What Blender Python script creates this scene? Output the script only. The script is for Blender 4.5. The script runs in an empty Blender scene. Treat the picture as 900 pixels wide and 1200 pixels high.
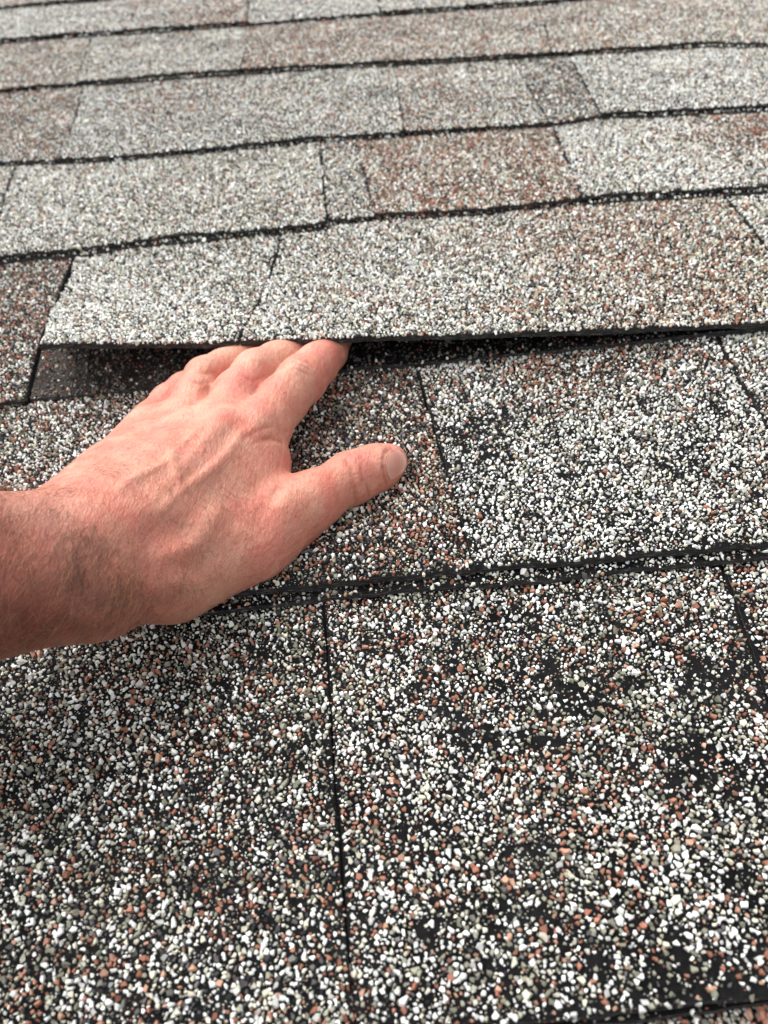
import bpy, math, random
import numpy as np
from mathutils import Matrix, Vector

# ---------------------------------------------------------------- camera, light, exposure
SC = bpy.context.scene
PITCH = math.radians(18)                      # slope of the roof; everything below is built in the roof's own axes
ROOF = Matrix.Rotation(PITCH, 4, 'X')         # x along the courses, y up the slope, z off the surface (metres)
CAM_H, CAM_TILT, CAM_ROLL = 0.255, math.atan2(1000, 900), math.radians(6.1)

cam = bpy.data.cameras.new('camera')
cam.sensor_fit = 'VERTICAL'
cam.sensor_height = 34.6
cam.lens = 900 / 1200 * 34.6
cam.clip_start, cam.clip_end = 0.01, 50
cam.dof.use_dof = True
cam.dof.focus_distance = 0.308
cam.dof.aperture_fstop = cam.lens / 2.3
camo = bpy.data.objects.new('camera', cam)
SC.collection.objects.link(camo)
_f = Vector((0, math.cos(CAM_TILT), -math.sin(CAM_TILT)))
_u = Vector((0, math.sin(CAM_TILT), math.cos(CAM_TILT)))
_r = Vector((1, 0, 0))
_cx = _r * math.cos(CAM_ROLL) - _u * math.sin(CAM_ROLL)
_cy = _r * math.sin(CAM_ROLL) + _u * math.cos(CAM_ROLL)
M = Matrix((_cx, _cy, -_f)).transposed().to_4x4()
M.translation = Vector((0, 0, CAM_H))
camo.matrix_world = ROOF @ M
SC.camera = camo

sun_dir = (ROOF.to_3x3() @ Vector((-0.42, 0.52, 0.80))).normalized()
elev = math.asin(sun_dir.z)
azim = math.atan2(sun_dir.x, sun_dir.y)
w = bpy.data.worlds.new('World')
SC.world = w
w.use_nodes = True
nt = w.node_tree
sky = nt.nodes.new('ShaderNodeTexSky')
sky.sky_type = 'NISHITA'
sky.sun_disc = False
sky.sun_elevation = elev
sky.sun_rotation = azim
sky.dust_density = 4.0
hs = nt.nodes.new('ShaderNodeHueSaturation')   # cloud veil: the overcast sky is nearly colourless
hs.inputs['Saturation'].default_value = 0.15
nt.links.new(sky.outputs[0], hs.inputs['Color'])
bg = nt.nodes['Background']
nt.links.new(hs.outputs[0], bg.inputs['Color'])
bg.inputs['Strength'].default_value = 0.15
sl = bpy.data.lights.new('sun', 'SUN')
sl.energy = 1.05
sl.angle = math.radians(45)
sl.color = (1.0, 0.975, 0.945)
so = bpy.data.objects.new('sun', sl)
so.rotation_euler = sun_dir.to_track_quat('Z', 'Y').to_euler()
SC.collection.objects.link(so)
SC.view_settings.view_transform = 'Standard'
SC.view_settings.look = 'None'
SC.view_settings.exposure = 1.0
SC.view_settings.gamma = 1

HX, HY = 0.67, 0.82                           # half width and height of the cone in which every granule is built as a stone

# ---------------------------------------------------------------- helpers
def proj(p):
    """direction of a roof point from the camera: granules far outside the view are not thrown"""
    x, y, z = p
    zf = y * _f.y + (z - CAM_H) * _f.z
    yu = y * _u.y + (z - CAM_H) * _u.z
    zf = np.maximum(zf, 0.02)
    return x / zf, yu / zf

def hash2(ix, iy, seed):
    h = (ix.astype(np.int64) * 374761393 + iy.astype(np.int64) * 668265263 + seed * 974634541) & 0x7fffffff
    h = ((h ^ (h >> 13)) * 1274126177) & 0x7fffffff
    return ((h ^ (h >> 16)) & 0xffff) / 65535.0

def vnoise(x, y, seed=0):
    ix = np.floor(x); iy = np.floor(y)
    fx = x - ix; fy = y - iy
    fx = fx * fx * (3 - 2 * fx); fy = fy * fy * (3 - 2 * fy)
    a = hash2(ix, iy, seed); b = hash2(ix + 1, iy, seed); c = hash2(ix, iy + 1, seed); d = hash2(ix + 1, iy + 1, seed)
    return (a * (1 - fx) + b * fx) * (1 - fy) + (c * (1 - fx) + d * fx) * fy

def fbm(x, y, f, seed=0):
    return (vnoise(x * f, y * f, seed) + 0.5 * vnoise(x * f * 2.1, y * f * 2.1, seed + 7) + 0.25 * vnoise(x * f * 4.3, y * f * 4.3, seed + 13)) / 1.75

def mesh_from(name, verts, faces_idx, loop_start, mat, parent, smooth=False, colors=None):
    me = bpy.data.meshes.new(name)
    me.vertices.add(len(verts))
    me.vertices.foreach_set('co', np.ascontiguousarray(verts, dtype=np.float32).ravel())
    me.loops.add(len(faces_idx))
    me.loops.foreach_set('vertex_index', np.ascontiguousarray(faces_idx, dtype=np.int32))
    me.polygons.add(len(loop_start))
    me.polygons.foreach_set('loop_start', np.ascontiguousarray(loop_start, dtype=np.int32))
    me.update(calc_edges=True)
    me.polygons.foreach_set('use_smooth', np.full(len(loop_start), smooth, dtype=bool))
    if colors is not None:
        at = me.color_attributes.new('tint', 'FLOAT_COLOR', 'POINT')
        c4 = np.ones((len(verts), 4), dtype=np.float32)
        c4[:, :3] = colors
        at.data.foreach_set('color', c4.ravel())
    me.validate()
    if mat: me.materials.append(mat)
    o = bpy.data.objects.new(name, me)
    SC.collection.objects.link(o)
    if parent: o.parent = parent
    return o

def quads_mesh(name, verts, quads, mat, parent, smooth=False, colors=None):
    q = np.asarray(quads, dtype=np.int32)
    return mesh_from(name, verts, q.ravel(), np.arange(len(q)) * 4, mat, parent, smooth, colors)

def srgb(r, g, b):
    return tuple(((c / 255 + 0.055) / 1.055) ** 2.4 if c > 10 else c / 255 / 12.92 for c in (r, g, b))

def new_mat(name):
    m = bpy.data.materials.new(name)
    m.use_nodes = True
    return m, m.node_tree.nodes, m.node_tree.links, m.node_tree.nodes['Principled BSDF']

# ---------------------------------------------------------------- materials
def asphalt_mat(name, lo, hi, speck):
    m, N, L, b = new_mat(name)
    tc = N.new('ShaderNodeTexCoord')
    n1 = N.new('ShaderNodeTexNoise'); n1.inputs['Scale'].default_value = 420; n1.inputs['Detail'].default_value = 6
    n2 = N.new('ShaderNodeTexNoise'); n2.inputs['Scale'].default_value = 45; n2.inputs['Detail'].default_value = 4
    vo = N.new('ShaderNodeTexVoronoi'); vo.inputs['Scale'].default_value = 900
    for n in (n1, n2, vo): L.new(tc.outputs['Object'], n.inputs['Vector'])
    cr = N.new('ShaderNodeValToRGB')
    cr.color_ramp.elements[0].position = 0.35; cr.color_ramp.elements[0].color = (*lo, 1)
    cr.color_ramp.elements[1].position = 0.75; cr.color_ramp.elements[1].color = (*hi, 1)
    ad = N.new('ShaderNodeMath'); ad.operation = 'MULTIPLY_ADD'; ad.inputs[1].default_value = 0.5
    L.new(n1.outputs['Fac'], ad.inputs[0])
    hm = N.new('ShaderNodeMath'); hm.operation = 'MULTIPLY'; hm.inputs[1].default_value = 0.5
    L.new(n2.outputs['Fac'], hm.inputs[0]); L.new(hm.outputs[0], ad.inputs[2])
    L.new(ad.outputs[0], cr.inputs['Fac'])
    # pale mineral dust: a few tiny cells
    sep = N.new('ShaderNodeSeparateColor'); L.new(vo.outputs['Color'], sep.inputs[0])
    gt = N.new('ShaderNodeMath'); gt.operation = 'GREATER_THAN'; gt.inputs[1].default_value = 1 - speck
    L.new(sep.outputs[0], gt.inputs[0])
    lt = N.new('ShaderNodeMath'); lt.operation = 'LESS_THAN'; lt.inputs[1].default_value = 0.32
    L.new(vo.outputs['Distance'], lt.inputs[0])
    mu = N.new('ShaderNodeMath'); mu.operation = 'MULTIPLY'
    L.new(gt.outputs[0], mu.inputs[0]); L.new(lt.outputs[0], mu.inputs[1])
    mx = N.new('ShaderNodeMix'); mx.data_type = 'RGBA'
    mx.inputs['B'].default_value = (0.10, 0.095, 0.09, 1)
    L.new(mu.outputs[0], mx.inputs['Factor']); L.new(cr.outputs[0], mx.inputs['A'])
    # away from the modelled granules the same stones continue as texture and relief
    gv = N.new('ShaderNodeTexVoronoi'); gv.inputs['Scale'].default_value = 780
    L.new(tc.outputs['Object'], gv.inputs['Vector'])
    gs = N.new('ShaderNodeSeparateColor'); L.new(gv.outputs['Color'], gs.inputs[0])
    gr = N.new('ShaderNodeValToRGB'); gr.color_ramp.interpolation = 'CONSTANT'
    els = gr.color_ramp.elements
    els[0].color = (0.50, 0.49, 0.46, 1); els[1].position = 0.34; els[1].color = (0.38, 0.36, 0.29, 1)
    for ps, cc in ((0.48, (0.20, 0.19, 0.145, 1)), (0.61, (0.25, 0.11, 0.07, 1)), (0.70, (0.08, 0.078, 0.075, 1)), (0.78, (0.012, 0.012, 0.013, 1))):
        e_ = els.new(ps); e_.color = cc
    L.new(gs.outputs[0], gr.inputs['Fac'])
    gl = N.new('ShaderNodeMath'); gl.operation = 'LESS_THAN'; gl.inputs[1].default_value = 0.51
    L.new(gv.outputs['Distance'], gl.inputs[0])
    ga = N.new('ShaderNodeAttribute'); ga.attribute_name = 'tint'
    gm = N.new('ShaderNodeMath'); gm.operation = 'MULTIPLY'
    L.new(ga.outputs['Fac'], gm.inputs[0]); L.new(gl.outputs[0], gm.inputs[1])
    gx = N.new('ShaderNodeMix'); gx.data_type = 'RGBA'
    L.new(gm.outputs[0], gx.inputs['Factor']); L.new(mx.outputs['Result'], gx.inputs['A']); L.new(gr.outputs[0], gx.inputs['B'])
    L.new(gx.outputs['Result'], b.inputs['Base Color'])
    b.inputs['Roughness'].default_value = 0.75
    b.inputs['Specular IOR Level'].default_value = 0.06
    bp = N.new('ShaderNodeBump'); bp.inputs['Strength'].default_value = 0.9; bp.inputs['Distance'].default_value = 0.0009
    L.new(n1.outputs['Fac'], bp.inputs['Height']); L.new(bp.outputs[0], b.inputs['Normal'])
    return m

ASPHALT = asphalt_mat('asphalt', (0.0022, 0.0022, 0.0026), (0.0150, 0.0145, 0.0150), 0.16)
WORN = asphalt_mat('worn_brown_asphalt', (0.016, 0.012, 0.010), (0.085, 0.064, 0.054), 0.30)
def torn_mat():
    m, N, L, b = new_mat('torn_edge')
    tc = N.new('ShaderNodeTexCoord')
    mp = N.new('ShaderNodeMapping'); mp.inputs['Scale'].default_value = (1, 1, 5)
    n1 = N.new('ShaderNodeTexNoise'); n1.inputs['Scale'].default_value = 260; n1.inputs['Detail'].default_value = 6; n1.inputs['Roughness'].default_value = 0.7
    L.new(tc.outputs['Object'], mp.inputs['Vector']); L.new(mp.outputs[0], n1.inputs['Vector'])
    cr = N.new('ShaderNodeValToRGB')
    e = cr.color_ramp.elements
    e[0].position = 0.38; e[0].color = (0.005, 0.005, 0.0055, 1)
    e[1].position = 0.70; e[1].color = (0.20, 0.19, 0.18, 1)
    k = e.new(0.55); k.color = (0.030, 0.028, 0.027, 1)
    L.new(n1.outputs['Fac'], cr.inputs['Fac']); L.new(cr.outputs[0], b.inputs['Base Color'])
    b.inputs['Roughness'].default_value = 0.8
    bp = N.new('ShaderNodeBump'); bp.inputs['Strength'].default_value = 1; bp.inputs['Distance'].default_value = 0.001
    L.new(n1.outputs['Fac'], bp.inputs['Height']); L.new(bp.outputs[0], b.inputs['Normal'])
    return m
TORN = torn_mat()
FELT = asphalt_mat('roofing_felt', (0.012, 0.012, 0.012), (0.03, 0.03, 0.03), 0.02)

GRAN, N, L, b = new_mat('mineral_granule')
at = N.new('ShaderNodeAttribute'); at.attribute_name = 'tint'
tc = N.new('ShaderNodeTexCoord')
nz = N.new('ShaderNodeTexNoise'); nz.inputs['Scale'].default_value = 1400; nz.inputs['Detail'].default_value = 3
L.new(tc.outputs['Object'], nz.inputs['Vector'])
mr = N.new('ShaderNodeMapRange'); mr.inputs['To Min'].default_value = 0.84; mr.inputs['To Max'].default_value = 1.2
L.new(nz.outputs['Fac'], mr.inputs['Value'])
mm = N.new('ShaderNodeMix'); mm.data_type = 'RGBA'; mm.blend_type = 'MULTIPLY'; mm.inputs['Factor'].default_value = 1
L.new(at.outputs['Color'], mm.inputs['A']); L.new(mr.outputs[0], mm.inputs['B'])
L.new(mm.outputs['Result'], b.inputs['Base Color'])
b.inputs['Roughness'].default_value = 0.55
b.inputs['Specular IOR Level'].default_value = 0.4

# ---------------------------------------------------------------- roof
roof = None
def build_deck():
    xs = np.array([-0.95, 0.95]); ys = np.array([-0.40, 1.75]); z0, z1 = -0.020, -0.0075
    v = [(x, y, z) for z in (z0, z1) for y in ys for x in xs]
    q = [(0, 2, 3, 1), (4, 5, 7, 6), (0, 1, 5, 4), (1, 3, 7, 5), (3, 2, 6, 7), (2, 0, 4, 6)]
    o = quads_mesh('roof', np.array(v), q, FELT, None)
    o.matrix_world = ROOF
    o['kind'] = 'structure'
    o['category'] = 'roof'
    o['label'] = 'sloping roof of weathered asphalt shingles in white, grey and rust granules'
    return o
roof = build_deck()

# butt line (lower edge) of every course, x -> y, read off the roof
def line(*pts):
    xs = [p[0] for p in pts]; ys = [p[1] for p in pts]
    return lambda x: np.interp(x, [-1.0] + xs + [1.0], [ys[0]] + ys + [ys[-1]])
BUTT = {
    -1: line((-0.3, -0.125, 0), (0.3, -0.125, 0)),
    0: line((-0.123, 0.034, 0), (0.092, 0.034, 0)),
    1: line((-0.1206, 0.0346, 0.0040), (-0.0152, 0.0345, 0.0040), (0.0409, 0.0340, 0.0040), (0.0642, 0.0345, 0.0040), (0.0901, 0.0343, 0.0040)),
    2: line((-0.1604, 0.1892, 0.0040), (-0.0561, 0.1879, 0.0040), (-0.0145, 0.1876, 0.0040), (0.0220, 0.1871, 0.0040), (0.0490, 0.1861, 0.0040), (0.0706, 0.1850, 0.0040), (0.1102, 0.1853, 0.0040), (0.1524, 0.1840, 0.0040)),
    3: line((-0.1971, 0.3323, 0.0040), (-0.1746, 0.3335, 0.0040), (-0.1059, 0.3335, 0.0040), (0.0246, 0.3294, 0.0040), (0.1192, 0.3277, 0.0040), (0.2122, 0.3278, 0.0040)),
    4: line((-0.2388, 0.4943, 0.0040), (-0.1808, 0.4935, 0.0040), (-0.1233, 0.4950, 0.0040), (-0.0596, 0.4929, 0.0040), (-0.0168, 0.4942, 0.0040), (0.0213, 0.4942, 0.0040), (0.0864, 0.4857, 0.0040), (0.1520, 0.4853, 0.0040), (0.2737, 0.4757, 0.0040)),
    5: line((-0.2783, 0.6482, 0.0040), (-0.2067, 0.6353, 0.0040), (-0.1037, 0.6288, 0.0040), (-0.0209, 0.6287, 0.0040), (0.0314, 0.6217, 0.0040), (0.1568, 0.6102, 0.0040), (0.2044, 0.6141, 0.0040), (0.3240, 0.5967, 0.0040)),
    6: line((-0.3221, 0.8185, 0.0040), (-0.2432, 0.8134, 0.0040), (-0.0874, 0.7988, 0.0040), (0.0440, 0.7794, 0.0040), (0.1597, 0.7641, 0.0040), (0.3385, 0.7418, 0.0040), (0.3773, 0.7248, 0.0040)),
    7: line((-0.3617, 0.9727, 0.0040), (-0.2666, 0.9645, 0.0040), (-0.0890, 0.9397, 0.0040), (0.0558, 0.9278, 0.0040), (0.1443, 0.9174, 0.0040), (0.2226, 0.9072, 0.0040)),
    8: line((-0.3969, 1.1097, 0.0040), (-0.2912, 1.0995, 0.0040), (0.0, 1.095, 0), (0.4, 1.06, 0)),
    9: line((-0.5, 1.29, 0), (0.5, 1.24, 0)),
    10: line((-0.5, 1.45, 0), (0.5, 1.40, 0)),
}
# how high the lifted shingle's lower edge stands off the roof, from its free left end to the right
LIFT_X, LIFT_Z = [-0.1651, -0.1459, -0.1206, -0.0797, -0.0428, -0.0123, 0.0315, 0.0845, 0.1382, 0.2112], [0.0281, 0.0269, 0.0241, 0.0209, 0.0183, 0.0164, 0.013, 0.0098, 0.0062, 0.0008]
def lift(x, s):
    a = np.interp(x, LIFT_X, LIFT_Z)
    t = np.clip(1 - s / 0.125, 0, 1)
    return a * t ** 1.35, a * a / 0.25 * t

WHITE, CREAM, OLIVE, RUST, LRUST, DARK, BLACK = range(7)
PAL = np.array([(0.79, 0.79, 0.75), (0.62, 0.59, 0.475), (0.245, 0.24, 0.18), (0.31, 0.13, 0.082), (0.43, 0.245, 0.165), (0.105, 0.10, 0.097), (0.022, 0.022, 0.024)])
MIX = {  # white, cream, olive, rust, light rust, dark, black
    'white':  (0.62, 0.17, 0.07, 0.02, 0.02, 0.06, 0.04),
    'cream':  (0.46, 0.26, 0.13, 0.03, 0.04, 0.06, 0.02),
    'pale':   (0.60, 0.27, 0.08, 0.02, 0.05, 0.04, 0.02),
    'beige':  (0.44, 0.36, 0.10, 0.04, 0.09, 0.04, 0.01),
    'tan':    (0.30, 0.32, 0.09, 0.08, 0.17, 0.03, 0.01),
    'rust':   (0.25, 0.23, 0.10, 0.14, 0.22, 0.05, 0.01),
    'grey':   (0.40, 0.24, 0.15, 0.04, 0.05, 0.09, 0.03),
    'dark':   (0.17, 0.12, 0.22, 0.16, 0.05, 0.18, 0.10),
    'front':  (0.43, 0.14, 0.19, 0.12, 0.06, 0.04, 0.02),
    'frontl': (0.32, 0.15, 0.22, 0.12, 0.06, 0.09, 0.04),
    'redd':   (0.24, 0.12, 0.15, 0.26, 0.10, 0.08, 0.05),
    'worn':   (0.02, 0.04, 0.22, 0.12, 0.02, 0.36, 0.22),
}

def stamp_table():
    t = {}
    for r in range(1, 9):
        rows = []
        for dy in range(-r, r + 1):
            hw = int(math.sqrt(max(r * r - dy * dy, 0)) + 0.3)
            rows.append((dy, hw))
        t[r] = rows
    return t
STAMP = stamp_table()
COUNT = [0, 0]

class Piece:
    def __init__(s, course, left, right, zb, thick=0.0026, lifted=False, drop=0.0, over=0.030, seed=0):
        s.c, s.zb, s.th, s.lifted, s.drop, s.seed = course, zb, thick, lifted, drop, seed
        s.left, s.right, s.over = left, right, over
        xm = 0.5 * (left[0][0] + right[0][0])
        s.L = float(BUTT[course + 1](xm) - BUTT[course](xm)) + over + drop
    @staticmethod
    def side(pts, y):
        pts = sorted(pts, key=lambda p: p[1])
        ys = np.array([p[1] for p in pts]); xs = np.array([p[0] for p in pts])
        r = np.interp(y, ys, xs)
        if len(pts) > 1:
            k0 = (xs[1] - xs[0]) / (ys[1] - ys[0]); k1 = (xs[-1] - xs[-2]) / (ys[-1] - ys[-2])
            r = np.where(y < ys[0], xs[0] + (y - ys[0]) * k0, r)
            r = np.where(y > ys[-1], xs[-1] + (y - ys[-1]) * k1, r)
        return r
    def xl(s, y): return s.side(s.left, y) + 0.0009 * (vnoise(y * 210, y * 0, s.seed + 3) - 0.5) + 0.0012 * (vnoise(y * 60, y * 0, s.seed + 3) - 0.5) + (0.0004 if s.c < 4 else 0.0003)
    def xr(s, y): return s.side(s.right, y) + 0.0009 * (vnoise(y * 210, y * 0, s.seed + 5) - 0.5) + 0.0012 * (vnoise(y * 60, y * 0, s.seed + 5) - 0.5) - (0.0004 if s.c < 4 else 0.0003)
    def yb(s, x): return BUTT[s.c](x) - s.drop + (0.0011 if s.c < 4 else 0.0022) * (vnoise(x * 160, x * 0, s.seed + 9) - 0.5) + (0.0016 if s.c < 4 else 0.004) * (vnoise(x * 28, x * 0, s.seed + 4) - 0.5)
    def top(s, x, sd):
        """height of the upper face at distance sd above the butt"""
        z = s.zb * (1 - sd / s.L)
        z = z + 0.0009 * (vnoise(x * 25, sd * 25, s.seed + 31) - 0.5) * np.clip(1.2 - sd / s.L, 0, 1)
        dy = 0
        if s.lifted:
            lz, dy = lift(x, sd)
            z = z + lz
        return z, dy
    def mesh(s, name, mat):
        y0 = float(s.yb(np.array([0.5 * (s.left[0][0] + s.right[0][0])]))[0])
        wdt = float(s.xr(np.array([y0]))[0] - s.xl(np.array([y0]))[0])
        near = s.c in (1, 2, 3)
        nu = int(np.clip(wdt / (0.003 if near else 0.006), 8, 110)); nv = 22 if s.lifted else (12 if near else 7)
        u = np.linspace(0, 1, nu)[:, None]
        sd = (np.linspace(0, 1, nv) ** 1.5 * s.L)[None, :]
        yc = y0 + sd
        for _ in range(2):
            x = s.xl(yc) * (1 - u) + s.xr(yc) * u
            yc = s.yb(x) + sd
        z, dy = s.top(x, sd + 0 * x)
        y = yc + dy
        a, b_ = proj((x, yc, 0.004))
        ca, sa = math.cos(CAM_ROLL), math.sin(CAM_ROLL)
        out = ((np.abs(a * ca - b_ * sa) > 0.54) | (np.abs(a * sa + b_ * ca) > 0.71)).astype(float)    # where the thrown granules thin out and end
        grit = np.concatenate([np.repeat(out.reshape(-1, 1), 3, 1), np.zeros((nu * nv, 3))])
        th = s.th * (0.85 + 0.3 * vnoise(x * 90, sd * 3 + 0 * x, s.seed + 77))
        top = np.stack([x, y, z], -1).reshape(-1, 3)
        rim = np.stack([x, y - 0.0004 * (sd < 1e-6), z - th], -1).reshape(-1, 3)
        n = nu * nv
        I = np.arange(n).reshape(nu, nv)
        q = np.stack([I[:-1, :-1], I[1:, :-1], I[1:, 1:], I[:-1, 1:]], -1).reshape(-1, 4)
        qb = q[:, ::-1] + n
        def strip(a, flip):
            k = np.stack([a[:-1], a[1:], a[1:] + n, a[:-1] + n], -1)
            return k[:, ::-1] if flip else k
        sides = [strip(I[:, 0], True), strip(I[:, -1], False), strip(I[0, :], False), strip(I[-1, :], True)]
        o = quads_mesh(name, np.concatenate([top, rim]), np.concatenate([q, qb] + sides), mat, roof, False, grit)
        o.data.materials.append(TORN)
        mi = np.zeros(len(o.data.polygons), dtype=np.int32); mi[len(q) * 2:] = 1
        o.data.polygons.foreach_set('material_index', mi)
        return o

def granules(p, parent, mixfn, cover, smax=None, seed=0, bare=0.5, wear=()):
    """throw granules onto a piece until it is as full as the weathered roof is"""
    rng = np.random.default_rng(1000 + seed)
    xm = 0.5 * (p.left[0][0] + p.right[0][0]); ym = float(BUTT[p.c](xm))
    far = ym > 0.58
    allx = [q[0] for q in p.left + p.right]
    x0, x1 = min(allx) - 0.03, max(allx) + 0.03
    S = smax or p.L - 0.012
    area = (x1 - x0) * S
    cls = [(0.00136, 0.00022, 200e3), (0.00104, 0.00016, 700e3), (0.00070, 0.00008, 900e3)] if far else \
          [(0.00108, 0.00018, 100e3), (0.00080, 0.00012, 440e3), (0.00056, 0.00008, 800e3), (0.00036, 0.00006, 700e3)]
    if ym > 0.9: cls = [(0.00150, 0.00020, 220e3), (0.00118, 0.00015, 420e3)]
    elif not far and ym > 0.3: cls = cls[:3]
    X = []; Y = []; R = []
    for r0, sg, dens in cls:
        n = int(dens * area)
        X.append(rng.uniform(x0, x1, n)); Y.append(rng.uniform(-0.0004, S, n))
        R.append(np.clip(rng.normal(r0, sg, n), r0 * 0.6, r0 * 1.6))
    x = np.concatenate(X); sd = np.concatenate(Y); r = np.concatenate(R)
    yabs = p.yb(x) + sd
    a, b_ = proj((x, yabs, 0.004 + 0 * x))
    hx, hy = HX, HY
    ca, sa = math.cos(CAM_ROLL), math.sin(CAM_ROLL)
    fx = a * ca - b_ * sa; fy = a * sa + b_ * ca
    ok = (np.abs(fx) < hx) & (np.abs(fy) < hy)
    core = (np.abs(fx) < 0.53) & (np.abs(fy) < 0.70)
    ok &= core | (r > 0.0006)
    xl, xr = p.xl(yabs), p.xr(yabs)
    ok &= (x > xl + r * 0.6) & (x < xr - r * 0.6) & (sd > -r * 0.25)
    # cover: bare patches where granules have washed off, and a thin worn strip along the butt
    f = fbm(x, sd * 1.6, 45, p.seed + 50) * 0.36 + fbm(x, sd * 1.5, 150, p.seed + 51) * 0.36 + vnoise(x * 430, sd * 430, p.seed + 52) * 0.28
    for (wx, wy, _z), wr, wa in wear:                                   # patches scuffed or washed thin
        q_ = np.exp(-(((x - wx) / 1.25) ** 2 + (yabs - wy) ** 2) / wr ** 2)
        cover = cover - wa * q_ * (0.45 + 1.1 * fbm(x, sd, 170, p.seed + 61)) * (0.35 + 1.0 * vnoise(x * 330, sd * 330, p.seed + 63))
    cv = np.clip((f - 0.5) * 2.9 * bare + cover, 0.14, 1)
    edge = np.ones_like(sd) if ym > 0.25 else np.clip(sd / (0.009 if ym < 0.1 else 0.004), 0, 1) * 0.6 + 0.4
    edge *= np.clip(np.minimum(x - xl, xr - x) / 0.002, 0, 1) * 0.5 + 0.5
    ok &= rng.random(len(x)) < cv * edge
    x, sd, r, core = x[ok], sd[ok], r[ok], core[ok]
    # keep them from piling into each other
    cell = 0.00034 if not far else 0.0005
    W = int((x1 - x0) / cell) + 24; Hh = int(S / cell) + 24
    occ = bytearray(W * Hh)
    keep = []
    gx = ((x - x0) / cell).astype(int) + 10; gy = (sd / cell).astype(int) + 10
    gr = np.clip(np.round(r * 0.74 / cell), 1, 8).astype(int)
    ones = {k: b'\x01' * k for k in range(1, 24)}
    for i, (cx, cy, k) in enumerate(zip(gx.tolist(), gy.tolist(), gr.tolist())):
        c = cy * W + cx
        h = max(1, (k * 2) // 3)
        if occ[c] or occ[c + h] or occ[c - h] or occ[c + h * W] or occ[c - h * W]: continue
        keep.append(i)
        for dy, hw in STAMP[k]:
            o = c + dy * W
            occ[o - hw:o + hw + 1] = ones[2 * hw + 1]
    x, sd, r, core = x[keep], sd[keep], r[keep], core[keep]
    n = len(x)
    if n == 0: return None
    z, dy = p.top(x, np.maximum(sd, 0))
    y = p.yb(x) + sd + dy
    # colour
    mix = mixfn(x, sd)                                                  # n x 7
    cum = np.cumsum(mix / mix.sum(1, keepdims=True), 1)
    cl = fbm(x, sd, 60, p.seed + 80)
    pick = np.clip(rng.random(n), 0, 0.9999)
    idx = np.minimum((pick[:, None] > cum).sum(1), 6)
    small = (r < 0.00056) & (rng.random(n) < 0.35)
    idx = np.where(small & (idx == WHITE), CREAM, idx)
    col = PAL[idx] * (0.80 + 0.34 * rng.random((n, 1))) * (1 + 0.06 * (rng.random((n, 3)) - 0.5))
    # gems: a squat irregular stone with a flat-ish crown
    if far:
        K, kt = 5, 0
    else:
        K, kt = 5, 5
    ang = (np.arange(K) / K * 2 * np.pi)[None, :] + rng.uniform(-0.52, 0.52, (n, K))
    asp = rng.uniform(0.55, 1.0, (n, 1)); yaw = rng.uniform(0, 2 * np.pi, (n, 1))
    rad = r[:, None] * rng.uniform(0.74, 1.26, (n, K)) * 1.14
    ux, uy = np.cos(ang) * rad, np.sin(ang) * rad * asp
    bx = ux * np.cos(yaw) - uy * np.sin(yaw); by = ux * np.sin(yaw) + uy * np.cos(yaw)
    hgt = r * rng.uniform(0.40, 0.95, n)
    sink = r * rng.uniform(0.1, 0.45, n)
    tx, ty = rng.normal(0, 0.34, (n, 1)), rng.normal(0, 0.34, (n, 1))
    ring0 = np.stack([x[:, None] + bx, y[:, None] + by, (z - sink)[:, None] + 0 * bx], -1)
    zm = (z + hgt * 0.45)[:, None] + bx * tx * 0.5 + by * ty * 0.5
    big = ((r > 0.00060) & core) if kt else np.zeros(n, bool)
    VV, LL, SS, CC = [], [], [], []
    nv = nl = 0
    if big.any():
        f2 = rng.uniform(0.42, 0.92, (n, K))
        zt = (z + hgt)[:, None] + bx * tx + by * ty
        ring1 = np.stack([x[:, None] + bx * f2, y[:, None] + by * f2, zt], -1)
        V = np.concatenate([ring0, ring1], 1)[big]
        nb = len(V); m = 2 * K
        base = (np.arange(nb) * m)[:, None]
        sideq = np.array([[k, (k + 1) % K, K + (k + 1) % K, K + k] for k in range(K)]).ravel()[None, :] + base
        capt = (K + np.arange(K))[None, :] + base
        per = np.concatenate([np.arange(K) * 4, [4 * K]])
        VV.append(V.reshape(-1, 3)); LL.append(np.concatenate([sideq, capt], 1).ravel())
        SS.append(((np.arange(nb) * (5 * K))[:, None] + per[None, :]).ravel()); CC.append(np.repeat(col[big], m, 0))
        nv += nb * m; nl += nb * 5 * K
        COUNT[1] += nb * 13
    if (~big).any():
        ap = np.stack([x + rng.normal(0, 0.2, n) * r, y + rng.normal(0, 0.2, n) * r, z + hgt], -1)[:, None, :]
        V = np.concatenate([ring0, ap], 1)[~big]
        ns = len(V); m = K + 1
        base = (np.arange(ns) * m)[:, None] + nv
        VV.append(V.reshape(-1, 3)); LL.append((np.array([[k, (k + 1) % K, K] for k in range(K)]).ravel()[None, :] + base).ravel())
        SS.append(((np.arange(ns) * (3 * K))[:, None] + (np.arange(K) * 3)[None, :]).ravel() + nl); CC.append(np.repeat(col[~big], m, 0))
        COUNT[1] += ns * 5
    COUNT[0] += n
    o = mesh_from('granules', np.concatenate(VV), np.concatenate(LL), np.concatenate(SS), GRAN, parent, False, np.concatenate(CC))
    o['kind'] = 'stuff'
    return o

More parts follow.
